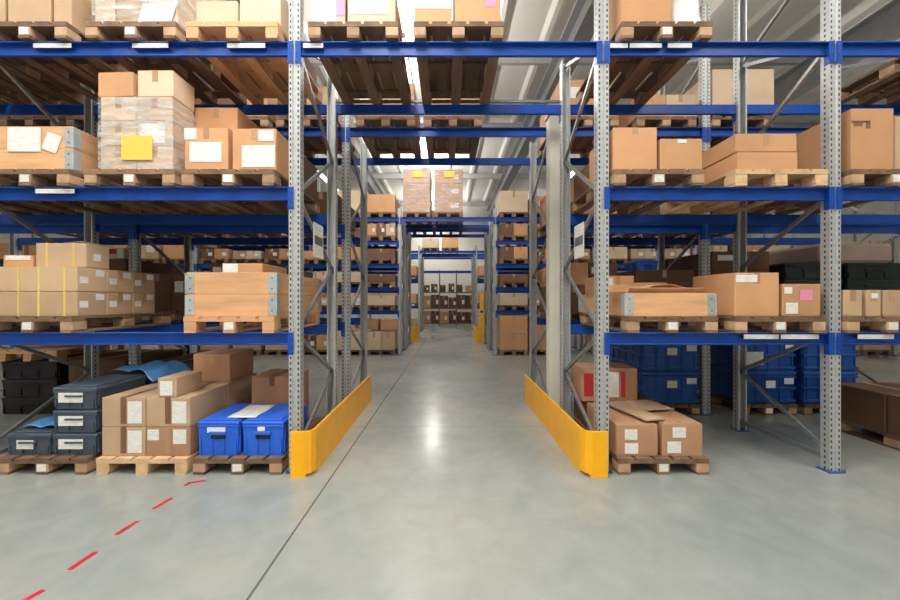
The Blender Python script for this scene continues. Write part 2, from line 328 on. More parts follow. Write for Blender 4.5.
LV = {1: 1.19, 2: 2.49, 3: 3.79}
LV5 = dict(LV); LV5[1.5] = 1.84; LV5[2.5] = 3.14; LV[1.5] = 1.84; LV[2.5] = 3.14
LN = {0: 'floor', 1: 'lowest shelf', 1.5: 'second shelf', 2: 'middle shelf', 2.5: 'fourth shelf', 3: 'top shelf'}
LV = {k: v for k, v in LV.items() if k == int(k)}
ROW = {'1A': 'nearest row', '1B': 'second row', '2A': 'third row', '2B': 'fourth row', '3A': 'fifth row', '3B': 'sixth row'}
ORD = ['first', 'second', 'third', 'fourth', 'fifth']
# frame lines; index 0 of each list is next to the aisle
LEFT1 = [-1.37, -4.22, -7.05]; RIGHT1 = [1.385, 3.455, 6.2]
LEFT2 = [-1.35, -4.2, -7.05, -9.9, -12.75]; RIGHT2 = [1.32, 4.1, 6.9, 9.7, 12.5]
RY = {'1A': (3.39, 4.54), '1B': (5.08, 6.23), '2A': (10.6, 11.75), '2B': (12.25, 13.4), '3A': (17.8, 18.95), '3B': (19.45, 20.6)}
def bayname(side, i): return '%s bay %s of aisle' % (ORD[i], side)

for r in ('1A', '1B', '2A', '2B', '3A', '3B'):
    ya, yb = RY[r]; dp = yb - ya
    L_, R_ = (LEFT1, RIGHT1) if r[0] == '1' else (LEFT2, RIGHT2)
    for side, XS in (('left', L_), ('right', R_)):
        if r in ('2B', '3B', '3A'): XS = XS[:4]
        for i, x in enumerate(XS):
            h = 5.5; hb = None
            if i == 0 and r == '1A': hb = 4.35
            elif i == 0: h = 4.1
            sg = (-1 if side == 'left' else 1) * 0
            if r == '1A' and i == 0: sg = 1 if side == 'left' else -1
            frame(x, ya, dp, h, ('galvanised rack frame beside the aisle, %s side, %s' if i == 0 else 'galvanised rack frame, ' + ORD[i] + ' from aisle, %s side, %s') % (side, ROW[r]), sg, hb)
        for i in range(len(XS) - 1):
            xa, xb = sorted((XS[i], XS[i + 1]))
            for lv, z in (LV if r[0] != '2' or i > 1 else LV5).items():
                st = []
                if r == '1A':
                    if side == 'left' and i == 0 and lv == 3: st = [(fx(33), fx(71)), (fx(132), fx(168)), (fx(227), fx(265))]
                    if side == 'left' and i == 0 and lv == 2: st = [(fx(35), fx(74))]
                    if side == 'right' and i == 0 and lv == 3: st = [(fx(610), fx(628)), (fx(630), fx(662)), (fx(668), fx(692))]
                    if side == 'right' and i == 0 and lv == 1: st = [(fx(744), fx(779)), (fx(781), fx(819))]
                    if side == 'right' and i == 1 and lv == 1: st = [(fx(858), fx(894))]
                cn = r[0] in '12'
                beam(xa, xb, ya, z, -1, 'blue front beam, %s, %s, %s' % (LN[lv], bayname(side, i), ROW[r]), st, cn)
                if r in ('3A', '3B', '2B') and lv < 3 and i > 1: continue
                beam(xa, xb, yb, z, 1, 'blue back beam, %s, %s, %s' % (LN[lv], bayname(side, i), ROW[r]), (), cn)
    xa, xb = L_[0], R_[0]
    st = [(fx(303), fx(323))] if r == '1A' else []
    beam(xa, xb, ya, 3.79, -1, 'blue front beam bridging over the aisle, %s' % ROW[r], st)
    beam(xa, xb, yb, 3.79, 1, 'blue back beam bridging over the aisle, %s' % ROW[r])

# ------------------------------------------------------------------ yellow end guards
def guard(xi, xo, ya, yb, h, label):
    s = 1 if xo > xi else -1
    t = thing('rack_guard', ((xi + xo) / 2, ya, 0), label, 'guard rail', 'yellow end guards')
    xi -= (xi + xo) / 2 if False else 0
    cx = (xi + xo) / 2; a = xi - cx; c = xo - cx; w = .018
    def pan(pts):   # plate following a plan polyline
        b = MB()
        q = [Vector((p[0], p[1], 0)) for p in pts]
        off = []
        for i in range(len(q)):
            d = (q[min(i + 1, len(q) - 1)] - q[max(i - 1, 0)]).normalized(); off.append(q[i] + Vector((-d.y, d.x, 0)) * w * (1 if s > 0 else -1) * -1)
        for i in range(len(q) - 1):
            p0, p1, o0, o1 = q[i], q[i + 1], off[i], off[i + 1]
            b.hexa([(p0.x, p0.y, .03), (p1.x, p1.y, .03), (o1.x, o1.y, .03), (o0.x, o0.y, .03), (p0.x, p0.y, h), (p1.x, p1.y, h), (o1.x, o1.y, h), (o0.x, o0.y, h)], 'yellow')
        return b
    L = yb - ya
    ob('side_plate', pan([(a, .10), (a, L)]), t)
    ob('front_plate', pan([(c, 0), (a + s * .075, 0), (a + s * .02, .03), (a, .09)]), t)
    ob('foot_rail', MB().box(min(a, a + s * .05), max(a, a + s * .05), .12, L, 0, .03, 'yellow').box(min(c, a + s * .06), max(c, a + s * .06), .0, .05, 0, .03, 'yellow'), t)
    return t
guard(-1.175, -1.365, 3.29, 5.82, .40, 'yellow steel guard rail at the left end of the aisle opening')
guard(1.175, 1.385, 3.29, 5.82, .40, 'yellow steel guard rail at the right end of the aisle opening')
guard(-1.16, -1.36, 13.6, 15.6, .55, 'small distant yellow guard rail on the left of the aisle')
guard(1.02, 1.26, 13.6, 15.6, .55, 'small distant yellow guard rail on the right of the aisle')
t = thing('rack_post_guard', (1.55, 17.45, 0), 'tall yellow post guard far down the aisle, right side', 'post guard')
ob('lower_sleeve', MB().cbox(-.09, .09, -.09, .09, 0, .95, 'yellow', .02), t); ob('upper_sleeve', MB().cbox(-.09, .09, -.09, .09, 1.05, 1.9, 'yellow', .02), t)
ob('joint', MB().cbox(-.07, .07, -.07, .07, .95, 1.05, 'black', .02), t)

# ------------------------------------------------------------------ pallets
def pallet_parts(w, d, m):
    k = ('deck', r3(w), d, m)
    def deck(b):
        n = 5 if w < .95 else 6
        bw = w / n * .86; gap = (w - n * bw) / (n - 1)
        for i in range(n):
            x = -w / 2 + i * (bw + gap); b.box(x, x + bw, 0, d, .122, .144, m)
        for y in (0, d / 2 - .0725, d - .145): b.box(-w / 2, w / 2, y, y + .145 if y else .12, .1, .1215, m)
    def skid(b): b.box(-.05, .05, 0, d, 0, .022, m)
    def blk(b): b.cbox(-.055, .055, 0, .14, .0225, .0995, 'wood_block' if m == 'wood_shaded' else m, .004)
    m2 = 'wood_block' if m == 'wood_shaded' else m
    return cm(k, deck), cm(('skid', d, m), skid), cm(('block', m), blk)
def pallet(x0, x1, y0, z0, label, m='wood_shaded', lab=True, d=1.2, group='wooden pallets', far=False):
    w = x1 - x0
    if far:
        def one(b):
            n = 5; bw = w / n * .84; gap = (w - n * bw) / (n - 1)
            for i in range(n): b.box(-w / 2 + i * (bw + gap), -w / 2 + i * (bw + gap) + bw, 0, d, .122, .144, m)
            for y in (0, d / 2 - .07, d - .14): b.box(-w / 2, w / 2, y, y + .14, .1, .1215, m)
            for x in (-w / 2 + .055, 0, w / 2 - .055):
                b.box(x - .05, x + .05, 0, d, 0, .022, m)
                for y in (0, d / 2 - .07, d - .14): b.box(x - .055, x + .055, y, y + .14, .022, .1, m)
        o = ob('pallet', cm(('pallet', r3(w), m), one), None, ((x0 + x1) / 2, y0, z0)); return tag(o, label, 'pallet', group)
    t = thing('pallet', ((x0 + x1) / 2, y0, z0), label, 'pallet', group)
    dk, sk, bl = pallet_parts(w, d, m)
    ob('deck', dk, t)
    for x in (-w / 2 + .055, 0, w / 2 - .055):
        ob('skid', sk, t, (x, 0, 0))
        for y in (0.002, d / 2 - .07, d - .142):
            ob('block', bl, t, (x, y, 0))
    if lab: ob('paper_label', cm(('blocklabel',), lambda b: b.box(-.04, .04, -.002, 0, .03, .095, 'paper')), t, (0, 0.001, 0), label='white label on the middle block')
    return t

# ------------------------------------------------------------------ cartons
def body(b, w, d, h, m, tape, seam):
    b.cbox(-w / 2, w / 2, 0, d, 0, h - .004, m, .006)
    if seam == 'y':
        b.box(-w / 2 + .002, -.003, .002, d - .002, h - .004, h, m).box(.003, w / 2 - .002, .002, d - .002, h - .004, h, m)
    else:
        b.box(-w / 2 + .002, w / 2 - .002, .002, d / 2 - .003, h - .004, h, m).box(-w / 2 + .002, w / 2 - .002, d / 2 + .003, d - .002, h - .004, h, m)
def carton(x0, x1, y0, y1, z0, z1, m, label, group=None, seam='y', tape='tape', papers=(), sides=(), flaps=False, rz=None, straps=(), cat='box', name='carton', drop=.10):
    w = x1 - x0; d = y1 - y0; h = z1 - z0
    rz = math.radians(R.uniform(-.5, .5)) if rz is None else rz
    t = thing(name, ((x0 + x1) / 2, y0, z0), label, cat, group, rz)
    if flaps:
        b = MB(); b.box(-w / 2, w / 2, 0, .005, 0, h, m).box(-w / 2, w / 2, d - .005, d, 0, h, m).box(-w / 2, -w / 2 + .005, .005, d - .005, 0, h, m).box(w / 2 - .005, w / 2, .005, d - .005, 0, h, m).box(-w / 2, w / 2, 0, d, 0, h - .06, m)
        ob('body', b, t)
        q = d * .42
        ob('flap', MB().bar((0, 0, h), (0, -q * .12, h + q * .16), w * .97, .005, m), t)
        ob('flap', MB().bar((0, d, h), (0, d + q * .3, h + q * .5), w * .97, .005, m), t)
        ob('flap', MB().bar((-w / 2, d / 2, h), (-w / 2 + w * .42, d / 2, h + w * .09), d * .9, .005, m, (0, 1, 0)), t)
        ob('flap', MB().bar((w / 2, d / 2, h), (w / 2 - w * .42, d / 2, h + w * .1), d * .9, .005, m, (0, 1, 0)), t)
    else:
        ob('body', cm(('body', r3(w), r3(d), r3(h), m, seam), lambda b: body(b, w, d, h, m, tape, seam)), t)
        if tape:
            dr = min(drop, h * .9)
            def ft(b):
                if seam == 'y': b.box(-.026, .026, -.0015, d + .0015, h, h + .0012, tape).box(-.026, .026, -.0015, 0, h - dr, h, tape)
                else: b.box(-w / 2 - .0015, w / 2 + .0015, d / 2 - .026, d / 2 + .026, h, h + .0012, tape).box(w / 2, w / 2 + .0015, d / 2 - .026, d / 2 + .026, h - dr, h, tape).box(-w / 2 - .0015, -w / 2, d / 2 - .026, d / 2 + .026, h - dr, h, tape)
            ob('tape', cm(('tape', r3(w), r3(d), r3(h), seam, tape, r3(dr)), ft), t)
    for s in straps:
        ob('strap', MB().box(-w / 2 + s * w - .009, -w / 2 + s * w + .009, -.002, d + .002, h, h + .0015, 'strap_yellow').box(-w / 2 + s * w - .009, -w / 2 + s * w + .009, -.002, -.0003, 0, h, 'strap_yellow'), t, label='yellow strap')
    for p in papers:
        u0, v0, u1, v1 = p[:4]; pm = p[4] if len(p) > 4 else 'paper'
        ob('paper_label', MB().box(-w / 2 + u0 * w, -w / 2 + u1 * w, -.0035, -.002, v0 * h, v1 * h, pm), t, label={'paper': 'white paper label', 'paper_yellow': 'yellow paper label', 'paper_pink': 'pink paper label', 'tape_red': 'red tape stripe'}[pm])
    for p in sides:     # (+1/-1, u0, v0, u1, v1) on the right / left face, u along depth
        sg, u0, v0, u1, v1 = p
        xx = sorted((sg * (w / 2 + .0005), sg * (w / 2 + .002)))
        ob('paper_label', MB().box(xx[0], xx[1], u0 * d, u1 * d, v0 * h, v1 * h, 'paper'), t, label='white paper label')
    return t
def far_carton(x0, x1, y0, y1, z0, z1, m, label, group):
    w = x1 - x0; d = y1 - y0; h = z1 - z0
    def fn(b):
        body(b, w, d, h, m, None, 'y')
        b.box(-.03, .03, -.0015, d, h, h + .0012, 'tape').box(-.03, .03, -.0015, 0, h * .7, h, 'tape')
        if int(w * 1000) % 3 != 0: b.box(.07 * w, .36 * w, -.003, -.0005, .3 * h, .62 * h, 'paper')
    o = ob('carton', cm(('far_carton', r3(w), r3(d), r3(h), m), fn), None, ((x0 + x1) / 2, y0, z0)); return tag(o, label, 'box', group)

def collar(x0, x1, y0, y1, z0, label, h=.195):
    t = thing('pallet_collar', ((x0 + x1) / 2, y0, z0), label, 'wooden crate', 'wooden pallet collars')
    w = x1 - x0; d = y1 - y0; k = .02
    ob('front_board', MB().cbox(-w / 2, w / 2, 0, k, 0, h, 'wood_orange', .002), t)
    ob('rear_board', MB().cbox(-w / 2, w / 2, d - k, d, 0, h, 'wood_orange', .002), t)
    for s in (-1, 1):
        a, c = sorted((s * w / 2, s * (w / 2 - k))); ob('end_board', MB().cbox(a, c, k, d - k, 0, h, 'wood_orange', .002), t)
        for yy in (0, d):
            b = MB(); sy = 1 if yy == 0 else -1
            a, c = sorted((s * (w / 2 + .002), s * (w / 2 - .07))); e, f = sorted((yy - sy * .004, yy - sy * .0005)); b.box(a, c, e, f, .012, h - .012, 'hinge_steel')
            a, c = sorted((s * (w / 2 + .0005), s * (w / 2 + .004))); e, f = sorted((yy - sy * .004, yy + sy * .075)); b.box(a, c, e, f, .012, h - .012, 'hinge_steel')
            b.cyl((s * (w / 2 + .004), yy - sy * .004, .005), (s * (w / 2 + .004), yy - sy * .004, h - .005), .007, 'hinge_steel', 8)
            for zz in (.05, h - .05): b.cyl((s * (w / 2 - .035), yy - sy * .004, zz), (s * (w / 2 - .035), yy - sy * .008, zz), .008, 'steel_dark', 6)
            ob('hinge', b, t, label='grey steel corner hinge')
    return t

def tote(x0, x1, y0, y1, z0, z1, m, label, group, lab=None, name='storage_crate'):
    w = x1 - x0; d = y1 - y0; h = z1 - z0
    t = thing(name, ((x0 + x1) / 2, y0, z0), label, 'crate', group)
    hb = h - .045; q = .018
    b = MB(); b.hexa([(-w / 2 + q, q, 0), (w / 2 - q, q, 0), (w / 2 - q, d - q, 0), (-w / 2 + q, d - q, 0), (-w / 2 + .008, .008, hb), (w / 2 - .008, .008, hb), (w / 2 - .008, d - .008, hb), (-w / 2 + .008, d - .008, hb)], m)
    n = 3
    for i in range(n + 1):   # vertical ribs on front
        xx = -w / 2 + .03 + i * (w - .06) / n; b.box(xx - .006, xx + .006, .001, .02, .02, hb * .55, m)
    nn = max(2, int(d / .2))
    for i in range(nn + 1):
        yy = .04 + i * (d - .08) / nn
        for s in (-1, 1): a, c = sorted((s * (w / 2 - .02), s * (w / 2 - .001))); b.box(a, c, yy - .006, yy + .006, .02, hb, m)
    b.cbox(-w / 2 + .002, w / 2 - .002, .002, d - .002, hb * .93, hb, m, .004)
    ob('body', b, t)
    b = MB(); b.cbox(-w / 2, w / 2, 0, d, hb, h - .012, m, .008).cbox(-w / 2 + .03, w / 2 - .03, .03, d - .03, h - .012, h, m, .004)
    ob('lid', b, t)
    ob('handle', MB().cbox(-w * .2, w * .2, -.012, .012, hb * .70, hb * .80, m, .004).box(-w * .17, w * .17, .004, .010, hb * .55, hb * .70, 'black'), t)
    if lab:
        u0, v0, u1, v1 = lab
        ob('paper_label', MB().box(-w / 2 + u0 * w, -w / 2 + u1 * w, -.002 , .003, v0 * h, v1 * h, 'paper'), t, label='white paper label')
    return t
def bin_(x0, x1, y0, y1, z0, z1, m, label, group, labs=()):
    """large ribbed container with lid"""
    w = x1 - x0; d = y1 - y0; h = z1 - z0
    t = thing('storage_bin', ((x0 + x1) / 2, y0, z0), label, 'crate', group)
    b = MB(); b.cbox(-w / 2 + .02, w / 2 - .02, .02, d - .02, 0, h - .05, m, .01)
    for zz in (.03, h * .45, h - .09): b.cbox(-w / 2 + .004, w / 2 - .004, .004, d - .004, zz, zz + .03, m, .004)
    for i in range(5):
        xx = -w / 2 + .05 + i * (w - .1) / 4; b.box(xx - .008, xx + .008, .006, .03, 0, h - .07, m)
    for i in range(6):
        yy = .06 + i * (d - .12) / 5
        for s in (-1, 1): a, c = sorted((s * (w / 2 - .03), s * (w / 2 - .006))); b.box(a, c, yy - .008, yy + .008, 0, h - .07, m)
    ob('body', b, t)
    ob('lid', MB().cbox(-w / 2, w / 2, 0, d, h - .05, h - .001, m, .01), t)
    for u0, v0, u1, v1 in labs: ob('paper_label', MB().box(-w / 2 + u0 * w, -w / 2 + u1 * w, 0, .004, v0 * h, v1 * h, 'paper'), t, label='white paper label')
    return t
def sheet(name, pts_fn, nx, ny, m, label, cat, thick=.004):
    b = MB(); k = b.mi(m)
    top = [[pts_fn(i / nx, j / ny) for i in range(nx + 1)] for j in range(ny + 1)]
    for off in (0, -thick):
        for row in top: b.v += [(p[0], p[1], p[2] + off) for p in row]
    W = nx + 1; S = W * (ny + 1)
    for j in range(ny):
        for i in range(nx):
            a = j * W + i; b.f.append((a, a + 1, a + W + 1, a + W)); b.f.append((S + a, S + a + W, S + a + W + 1, S + a + 1)); b.m += [k, k]
    for i in range(nx): b.f.append((i, S + i, S + i + 1, i + 1)); b.f.append((ny * W + i, ny * W + i + 1, S + ny * W + i + 1, S + ny * W + i)); b.m += [k, k]
    for j in range(ny): b.f.append((j * W, (j + 1) * W, S + (j + 1) * W, S + j * W)); b.f.append((j * W + nx, S + j * W + nx, S + (j + 1) * W + nx, (j + 1) * W + nx)); b.m += [k, k]
    o = ob(name, b)
    for p in o.data.polygons: p.use_smooth = True
    return tag(o, label, cat)
def wrap(x0, x1, y0, y1, z0, z1, label):
    b = MB(); w = x1 - x0; d = y1 - y0; h = z1 - z0
    # thin wrinkled skin: rings at several heights
    ring0 = []
    n = len(b.v); k = b.mi('film'); NS = 10
    for q in range(NS + 1):
        z = q / NS * h; e = R.uniform(-.003, .003)
        for (cx, cy) in ((-w / 2, 0), (0, 0), (w / 2, 0), (w / 2, d / 2), (w / 2, d), (0, d), (-w / 2, d), (-w / 2, d / 2)):
            ex = (1 if cx > 0 else -1 if cx < 0 else 0) * e; ey = (-1 if cy == 0 else 1 if cy == d else 0) * R.uniform(-.003, .003)
            b.v.append((cx + ex, cy + ey, z))
    for q in range(NS):
        for i in range(8):
            j = (i + 1) % 8; b.f.append((n + q * 8 + i, n + q * 8 + j, n + q * 8 + 8 + j, n + q * 8 + 8 + i)); b.m.append(k)
    o = ob('stretch_wrap', b, None, ((x0 + x1) / 2, y0, z0)); return tag(o, label, 'plastic film')

PY = 3.345          # front of the pallets in the nearest row
S1, S2, S3 = 1.25, 2.55, 3.85
P = .1445

# ---- floor, left bay
G0 = 'pallets on the floor in the nearest row'
pallet(-3.98, -3.18, PY, 0, 'wooden pallet on the floor under the slate blue crates', group=G0)
pallet(-3.10, -2.30, PY, 0, 'wooden pallet on the floor under the stacked taped cartons', 'wood_pale', lab=False, group=G0)
pallet(-2.25, -1.465, PY, 0, 'wooden pallet on the floor under the two blue crates', group=G0)
gs = 'slate crates on the floor pallet'
for i, (z, nm) in enumerate(((P, 'bottom'), (P + .208, 'middle'), (P + .416, 'top'))):
    tote(-3.545, -3.15, 3.40, 3.98, z, z + .206, 'crate_slate', 'slate blue lidded crate with white label, %s of the front three-high stack' % nm, gs, (.15, .3, .7, .72))
    tote(-3.545, -3.15, 4.0, 4.57, z, z + .206, 'crate_slate', 'slate blue lidded crate, %s of the stack behind the front stack' % nm, gs)
tote(-3.96, -3.56, 3.40, 3.98, P, P + .206, 'crate_slate', 'single slate blue crate at the front left corner of its pallet', gs, (.25, .3, .62, .68))
tote(-3.96, -3.56, 4.0, 4.57, P, P + .206, 'crate_slate', 'slate blue crate behind the single front left crate', gs)
def dr(u, v):
    x = -4.0 + u * .82; y = 3.98 + v * .58
    base = .815 if x > -3.56 else .70 + .115 * u
    return (x, y, base + .03 * math.sin(7 * u + 3 * v) * math.sin(5 * v + 1) + .03)
sheet('plastic_sheet', lambda u, v: (-3.53 + u * .46, 3.95 + v * .6, .79 + .03 * abs(math.sin(7 * u + 4 * v)) + (-.12 * (u - .8) * 5 if u > .8 else 0)), 18, 14, 'sheet_blue', 'crumpled light blue plastic sheet on top of the tall crate stack', 'plastic sheet')
sheet('plastic_sheet', lambda u, v: (-3.94 + u * .36, 3.5 + v * .7, .362 + .028 * abs(math.sin(6 * u + 5 * v))), 14, 14, 'sheet_blue', 'crumpled light blue plastic sheet on the low crates at far left', 'plastic sheet')
g = 'taped cartons on the floor pallet'
for zi, (za, zb, zn) in enumerate(((P, .405, 'lower'), (.407, .667, 'upper'))):
    for yi, (ya, yb, yn) in enumerate(((3.395, 3.985, 'front'), (3.99, 4.575, 'rear'))):
        for xi, (xa, xb, xn) in enumerate(((-3.095, -2.703, 'left'), (-2.698, -2.305, 'right'))):
            pp = [(.60, .12, .92, .88)]
            if zi == 0 and xi == 1: pp = [(.04, .55, .30, .92), (.62, .42, .92, .92)]
            carton(xa, xb, ya, yb, za, zb, 'kraft_tan' if not (zi == 0 and xi == 1) else 'kraft_mid', '%s taped carton, %s %s of the eight-carton floor stack' % ('brown' if (zi, xi) == (0, 1) else 'tan', zn, yn + ' ' + xn), g, rz=0, papers=pp if yi == 0 else (), tape='tape_dark' if not (zi == 0 and xi) else 'tape', drop=.5)
carton(-2.60, -2.43, 3.40, 3.76, .669, .84, 'kraft_tan', 'small carton with white side label on the front of the taped carton stack', papers=[(.15, .1, .8, .85)], tape=None)
carton(-2.71, -2.32, 4.04, 4.53, .669, .965, 'kraft_mid', 'large brown carton on the back of the taped carton stack', tape='tape')
g = 'bright blue lidded crates'
tote(-2.245, -1.87, 3.395, 3.98, P, .465, 'crate_blue', 'bright blue lidded crate with wide paper label, left one', g, (.25, .66, .68, .80))
tote(-1.845, -1.467, 3.395, 3.98, P, .465, 'crate_blue', 'bright blue lidded crate beside the left yellow guard', g, (.38, .7, .55, .82))
carton(-2.1, -1.66, 4.06, 4.54, P, .72, 'kraft_mid', 'brown carton standing behind the two bright blue crates', tape='tape_dark')
sheet('paper_sheet', lambda u, v: (-2.02 + u * .26, 3.47 + v * .42, .468 + .003 * math.sin(9 * v)), 3, 10, 'paper', 'loose white paper lying on the left bright blue crate lid', 'paper', .001)

# ---- floor, right bay
pallet(1.50, 2.30, PY, 0, 'wooden pallet on the floor under the long brown cartons', group=G0)
g = 'long brown cartons on the floor pallet'
carton(1.505, 1.875, 3.395, 4.13, P, .425, 'kraft_mid', 'long brown carton with two white labels, beside the right yellow guard', g, papers=[(.2, .08, .52, .42), (.2, .52, .5, .86)], tape=None)
carton(1.915, 2.275, 3.395, 4.13, P, .432, 'kraft_mid', 'long brown carton with two white labels, right one of the pair', g, papers=[(.12, .1, .46, .46), (.25, .58, .58, .9)], tape=None)
carton(1.51, 2.27, 4.15, 4.56, P, .44, 'kraft_dark', 'wide brown carton at the back of the floor pallet, under the red-taped one', tape='tape_dark')
carton(1.455, 2.055, 4.12, 4.5, .444, .80, 'kraft_mid', 'brown carton with white panels and two red tape stripes', papers=[(.03, .15, .2, .85, 'tape_red'), (.22, .12, .66, .88), (.70, .12, .78, .9, 'tape_red')], tape=None, rz=0)
t = thing('cardboard_panel', (1.86, 3.42, .434), 'loose folded cardboard panel lying across the two long cartons', 'cardboard')
ob('panel', MB().bar((-.12, .62, .022), (.02, .02, .022), .20, .012, 'kraft_tan', (1, 0, 0)), t)
ob('flap', MB().bar((.13, .64, .030), (.20, .30, .035), .3, .010, 'kraft_tan', (1, 0, 0)), t)
gb = 'dark blue bins in the second row'
for i, (xa, xb, nm) in enumerate(((2.575, 3.365, 'left stack beside the brown floor cartons'), (3.92, 4.66, 'middle stack behind the right frame bracing'), (4.76, 5.5, 'right stack beyond the right upright'))):
    pallet(xa, xb, 5.07, 0, 'wooden pallet under the dark blue bins, %s' % nm.split(' beside')[0].split(' behind')[0].split(' beyond')[0], group='pallets under the dark blue bins')
    for k, zn in ((0, 'lower'), (1, 'upper')):
        lb = [(.45, .50, .62, .72), (.78, .62, .95, .80)] if i < 2 else []
        if i == 1 and k == 1: lb = [(.02, .2, .4, .6), (.8, .7, .95, .85)]
        bin_(xa, xb, 5.08, 6.22, P + k * .44, P + k * .44 + .438, 'crate_navy', 'dark blue ribbed bin, %s of the %s' % (zn, nm), gb, lb)
# far right floor crate
pallet(4.6, 5.4, PY, 0, 'wooden pallet on the floor at the right edge', group=G0)
carton(4.6, 5.38, 3.4, 3.98, P, .55, 'kraft_dark', 'front dark brown carton on the floor at the right edge', tape='tape')
carton(4.6, 5.38, 4.0, 4.56, P, .55, 'kraft_dark', 'rear dark brown carton on the floor at the right edge', tape='tape')

# ---- lowest shelf, left bay
G1 = 'pallets on the lowest shelf in the nearest row'
pallet(-4.11, -3.31, PY, S1, 'wooden pallet under the yellow-strapped long cartons', group=G1)
g = 'long cartons stacked on the lowest shelf'
z1 = S1 + P
for zi, zn in ((0, 'lower'), (1, 'upper')):
    for yi, yn in enumerate(('front', 'middle', 'rear')):
        y = 3.395 + yi * .302
        carton(-4.11, -3.315, y, y + .30, z1 + zi * .222, z1 + zi * .222 + .22, 'kraft_tan', 'long tan carton with small end labels, %s %s of the strapped stack' % (zn, yn), g, seam='x', tape='tape' if yi else None, rz=0,
               straps=(.34, .57, .86) if yi == 0 else (), sides=[(1, .08, .35, .35, .62), (1, .6, .66, .9, .92)])
carton(-3.80, -3.33, 3.50, 3.74, z1 + .446, z1 + .67, 'kraft_tan', 'long tan carton with yellow straps lying on top of the strapped stack', straps=(.22, .75), tape=None, sides=[(1, .3, .3, .6, .6)])
carton(-4.10, -3.83, 3.50, 4.05, z1 + .446, z1 + .56, 'kraft', 'flat carton with white lid at the left edge, on the strapped stack', tape=None, papers=[(.1, .6, .95, .95)])
sheet('paper_sheet', lambda u, v: (-3.56 + u * .17, 3.515 + v * .2, z1 + .674 + .015 * u), 4, 3, 'paper', 'loose white paper on top of the strapped long cartons', 'paper', .001)
pallet(-2.33, -1.53, PY, S1, 'orange wooden pallet under the two-high wooden collar crate', 'wood_orange', group=G1)
collar(-2.33, -1.53, 3.385, 4.57, z1, 'lower wooden pallet collar with steel corner hinges, lowest shelf left')
collar(-2.33, -1.53, 3.385, 4.57, z1 + .197, 'upper wooden pallet collar with steel corner hinges, lowest shelf left')
carton(-2.05, -1.69, 3.46, 3.98, z1 + .06, z1 + .48, 'kraft', 'brown carton with white label rising out of the wooden collar crate', papers=[(.0, .80, .38, .99)], tape=None)
carton(-2.27, -1.6, 4.02, 4.5, z1 + .06, z1 + .47, 'kraft_dark', 'dark brown carton at the back inside the wooden collar crate', tape='tape')
# ---- lowest shelf, right bay
pallet(1.58, 2.38, PY, S1, 'wooden pallet under the single low wooden collar crate', 'wood_shaded', group=G1)
collar(1.58, 2.38, 3.385, 4.57, z1, 'single low wooden pallet collar with steel hinges, lowest shelf right', .205)
carton(1.62, 2.32, 3.44, 3.95, z1 + .002, z1 + .22, 'kraft', 'open brown carton with raised flaps inside the low collar crate', flaps=True, tape=None, rz=0)
carton(1.62, 1.96, 4.0, 4.5, z1 + .002, z1 + .40, 'kraft', 'tall brown carton at the back left of the low collar crate', tape='tape', papers=[(.1, .75, .35, .95)])
carton(2.0, 2.3, 4.0, 4.5, z1 + .002, z1 + .3, 'kraft_dark', 'dark brown carton at the back right of the low collar crate', tape='tape')
pallet(2.53, 3.33, PY, S1, 'worn wooden pallet under the carton with the pink label', group=G1)
carton(2.56, 2.955, 3.39, 3.98, z1, z1 + .39, 'kraft', 'large orange brown carton left of the pink-labelled carton', papers=[(.02, .78, .5, .95)], tape='tape')
carton(2.985, 3.325, 3.39, 3.95, z1, z1 + .29, 'kraft', 'brown carton with pink and white labels beside the right upright', papers=[(.45, .5, .78, .82, 'paper_pink'), (.08, .08, .4, .42), (.04, .7, .25, .9)], tape=None)
carton(2.6, 3.3, 4.0, 4.55, z1, z1 + .34, 'kraft_dark', 'dark wide carton behind the pink-labelled carton', tape='tape_dark')
pallet(3.52, 4.32, PY, S1, 'wooden pallet under three small cartons right of the right upright', group=G1)
g = 'three small cartons on the lowest shelf far right'
for i, (a, c, n) in enumerate(((3.53, 3.70, 'left'), (3.735, 3.865, 'middle'), (3.885, 4.04, 'right'))):
    carton(a, c, 3.39, 3.75, z1, z1 + .235, 'kraft_tan', '%s of three small tan cartons at the right edge, lowest shelf' % n, g, papers=[(.3, .68, .75, .88)] if i == 1 else (), tape='tape')

# ---- middle shelf, left bay
z2 = S2 + P
G2 = 'pallets on the middle shelf in the nearest row'
pallet(-4.12, -3.34, PY, S2, 'wooden pallet under the paper-covered wooden collar crate', group=G2)
collar(-4.12, -3.34, 3.385, 4.57, z2, 'lower wooden collar with grey hinges, middle shelf far left')
collar(-4.12, -3.34, 3.385, 4.57, z2 + .197, 'upper wooden collar with two white papers, middle shelf far left')
carton(-4.08, -3.40, 3.45, 4.5, z2 + .01, z2 + .36, 'kraft', 'flat brown carton lying inside the paper-covered collar crate', tape='tape')
for (a, c, d0, d1, n, rr) in ((9, 42, 152, 128, 'large white paper sheet', 0), (43, 58, 149, 131, 'small tilted white paper sheet', .35)):
    o = ob('paper_sheet', MB().box(0, fx(c) - fx(a), -.0015, 0, 0, fz(d1) - fz(d0), 'paper'), None, (fx(a), 3.379, fz(d0))); o.rotation_euler[1] = rr
    tag(o, n + ' on the far left wooden collar crate', 'paper', 'papers on the collar crate')
pallet(-3.21, -2.41, PY, S2, 'wooden pallet under the stretch-wrapped carton stack', group=G2)
g = 'wrapped cartons on the middle shelf'
hs = [z2, z2 + .225, z2 + .45, z2 + .665]
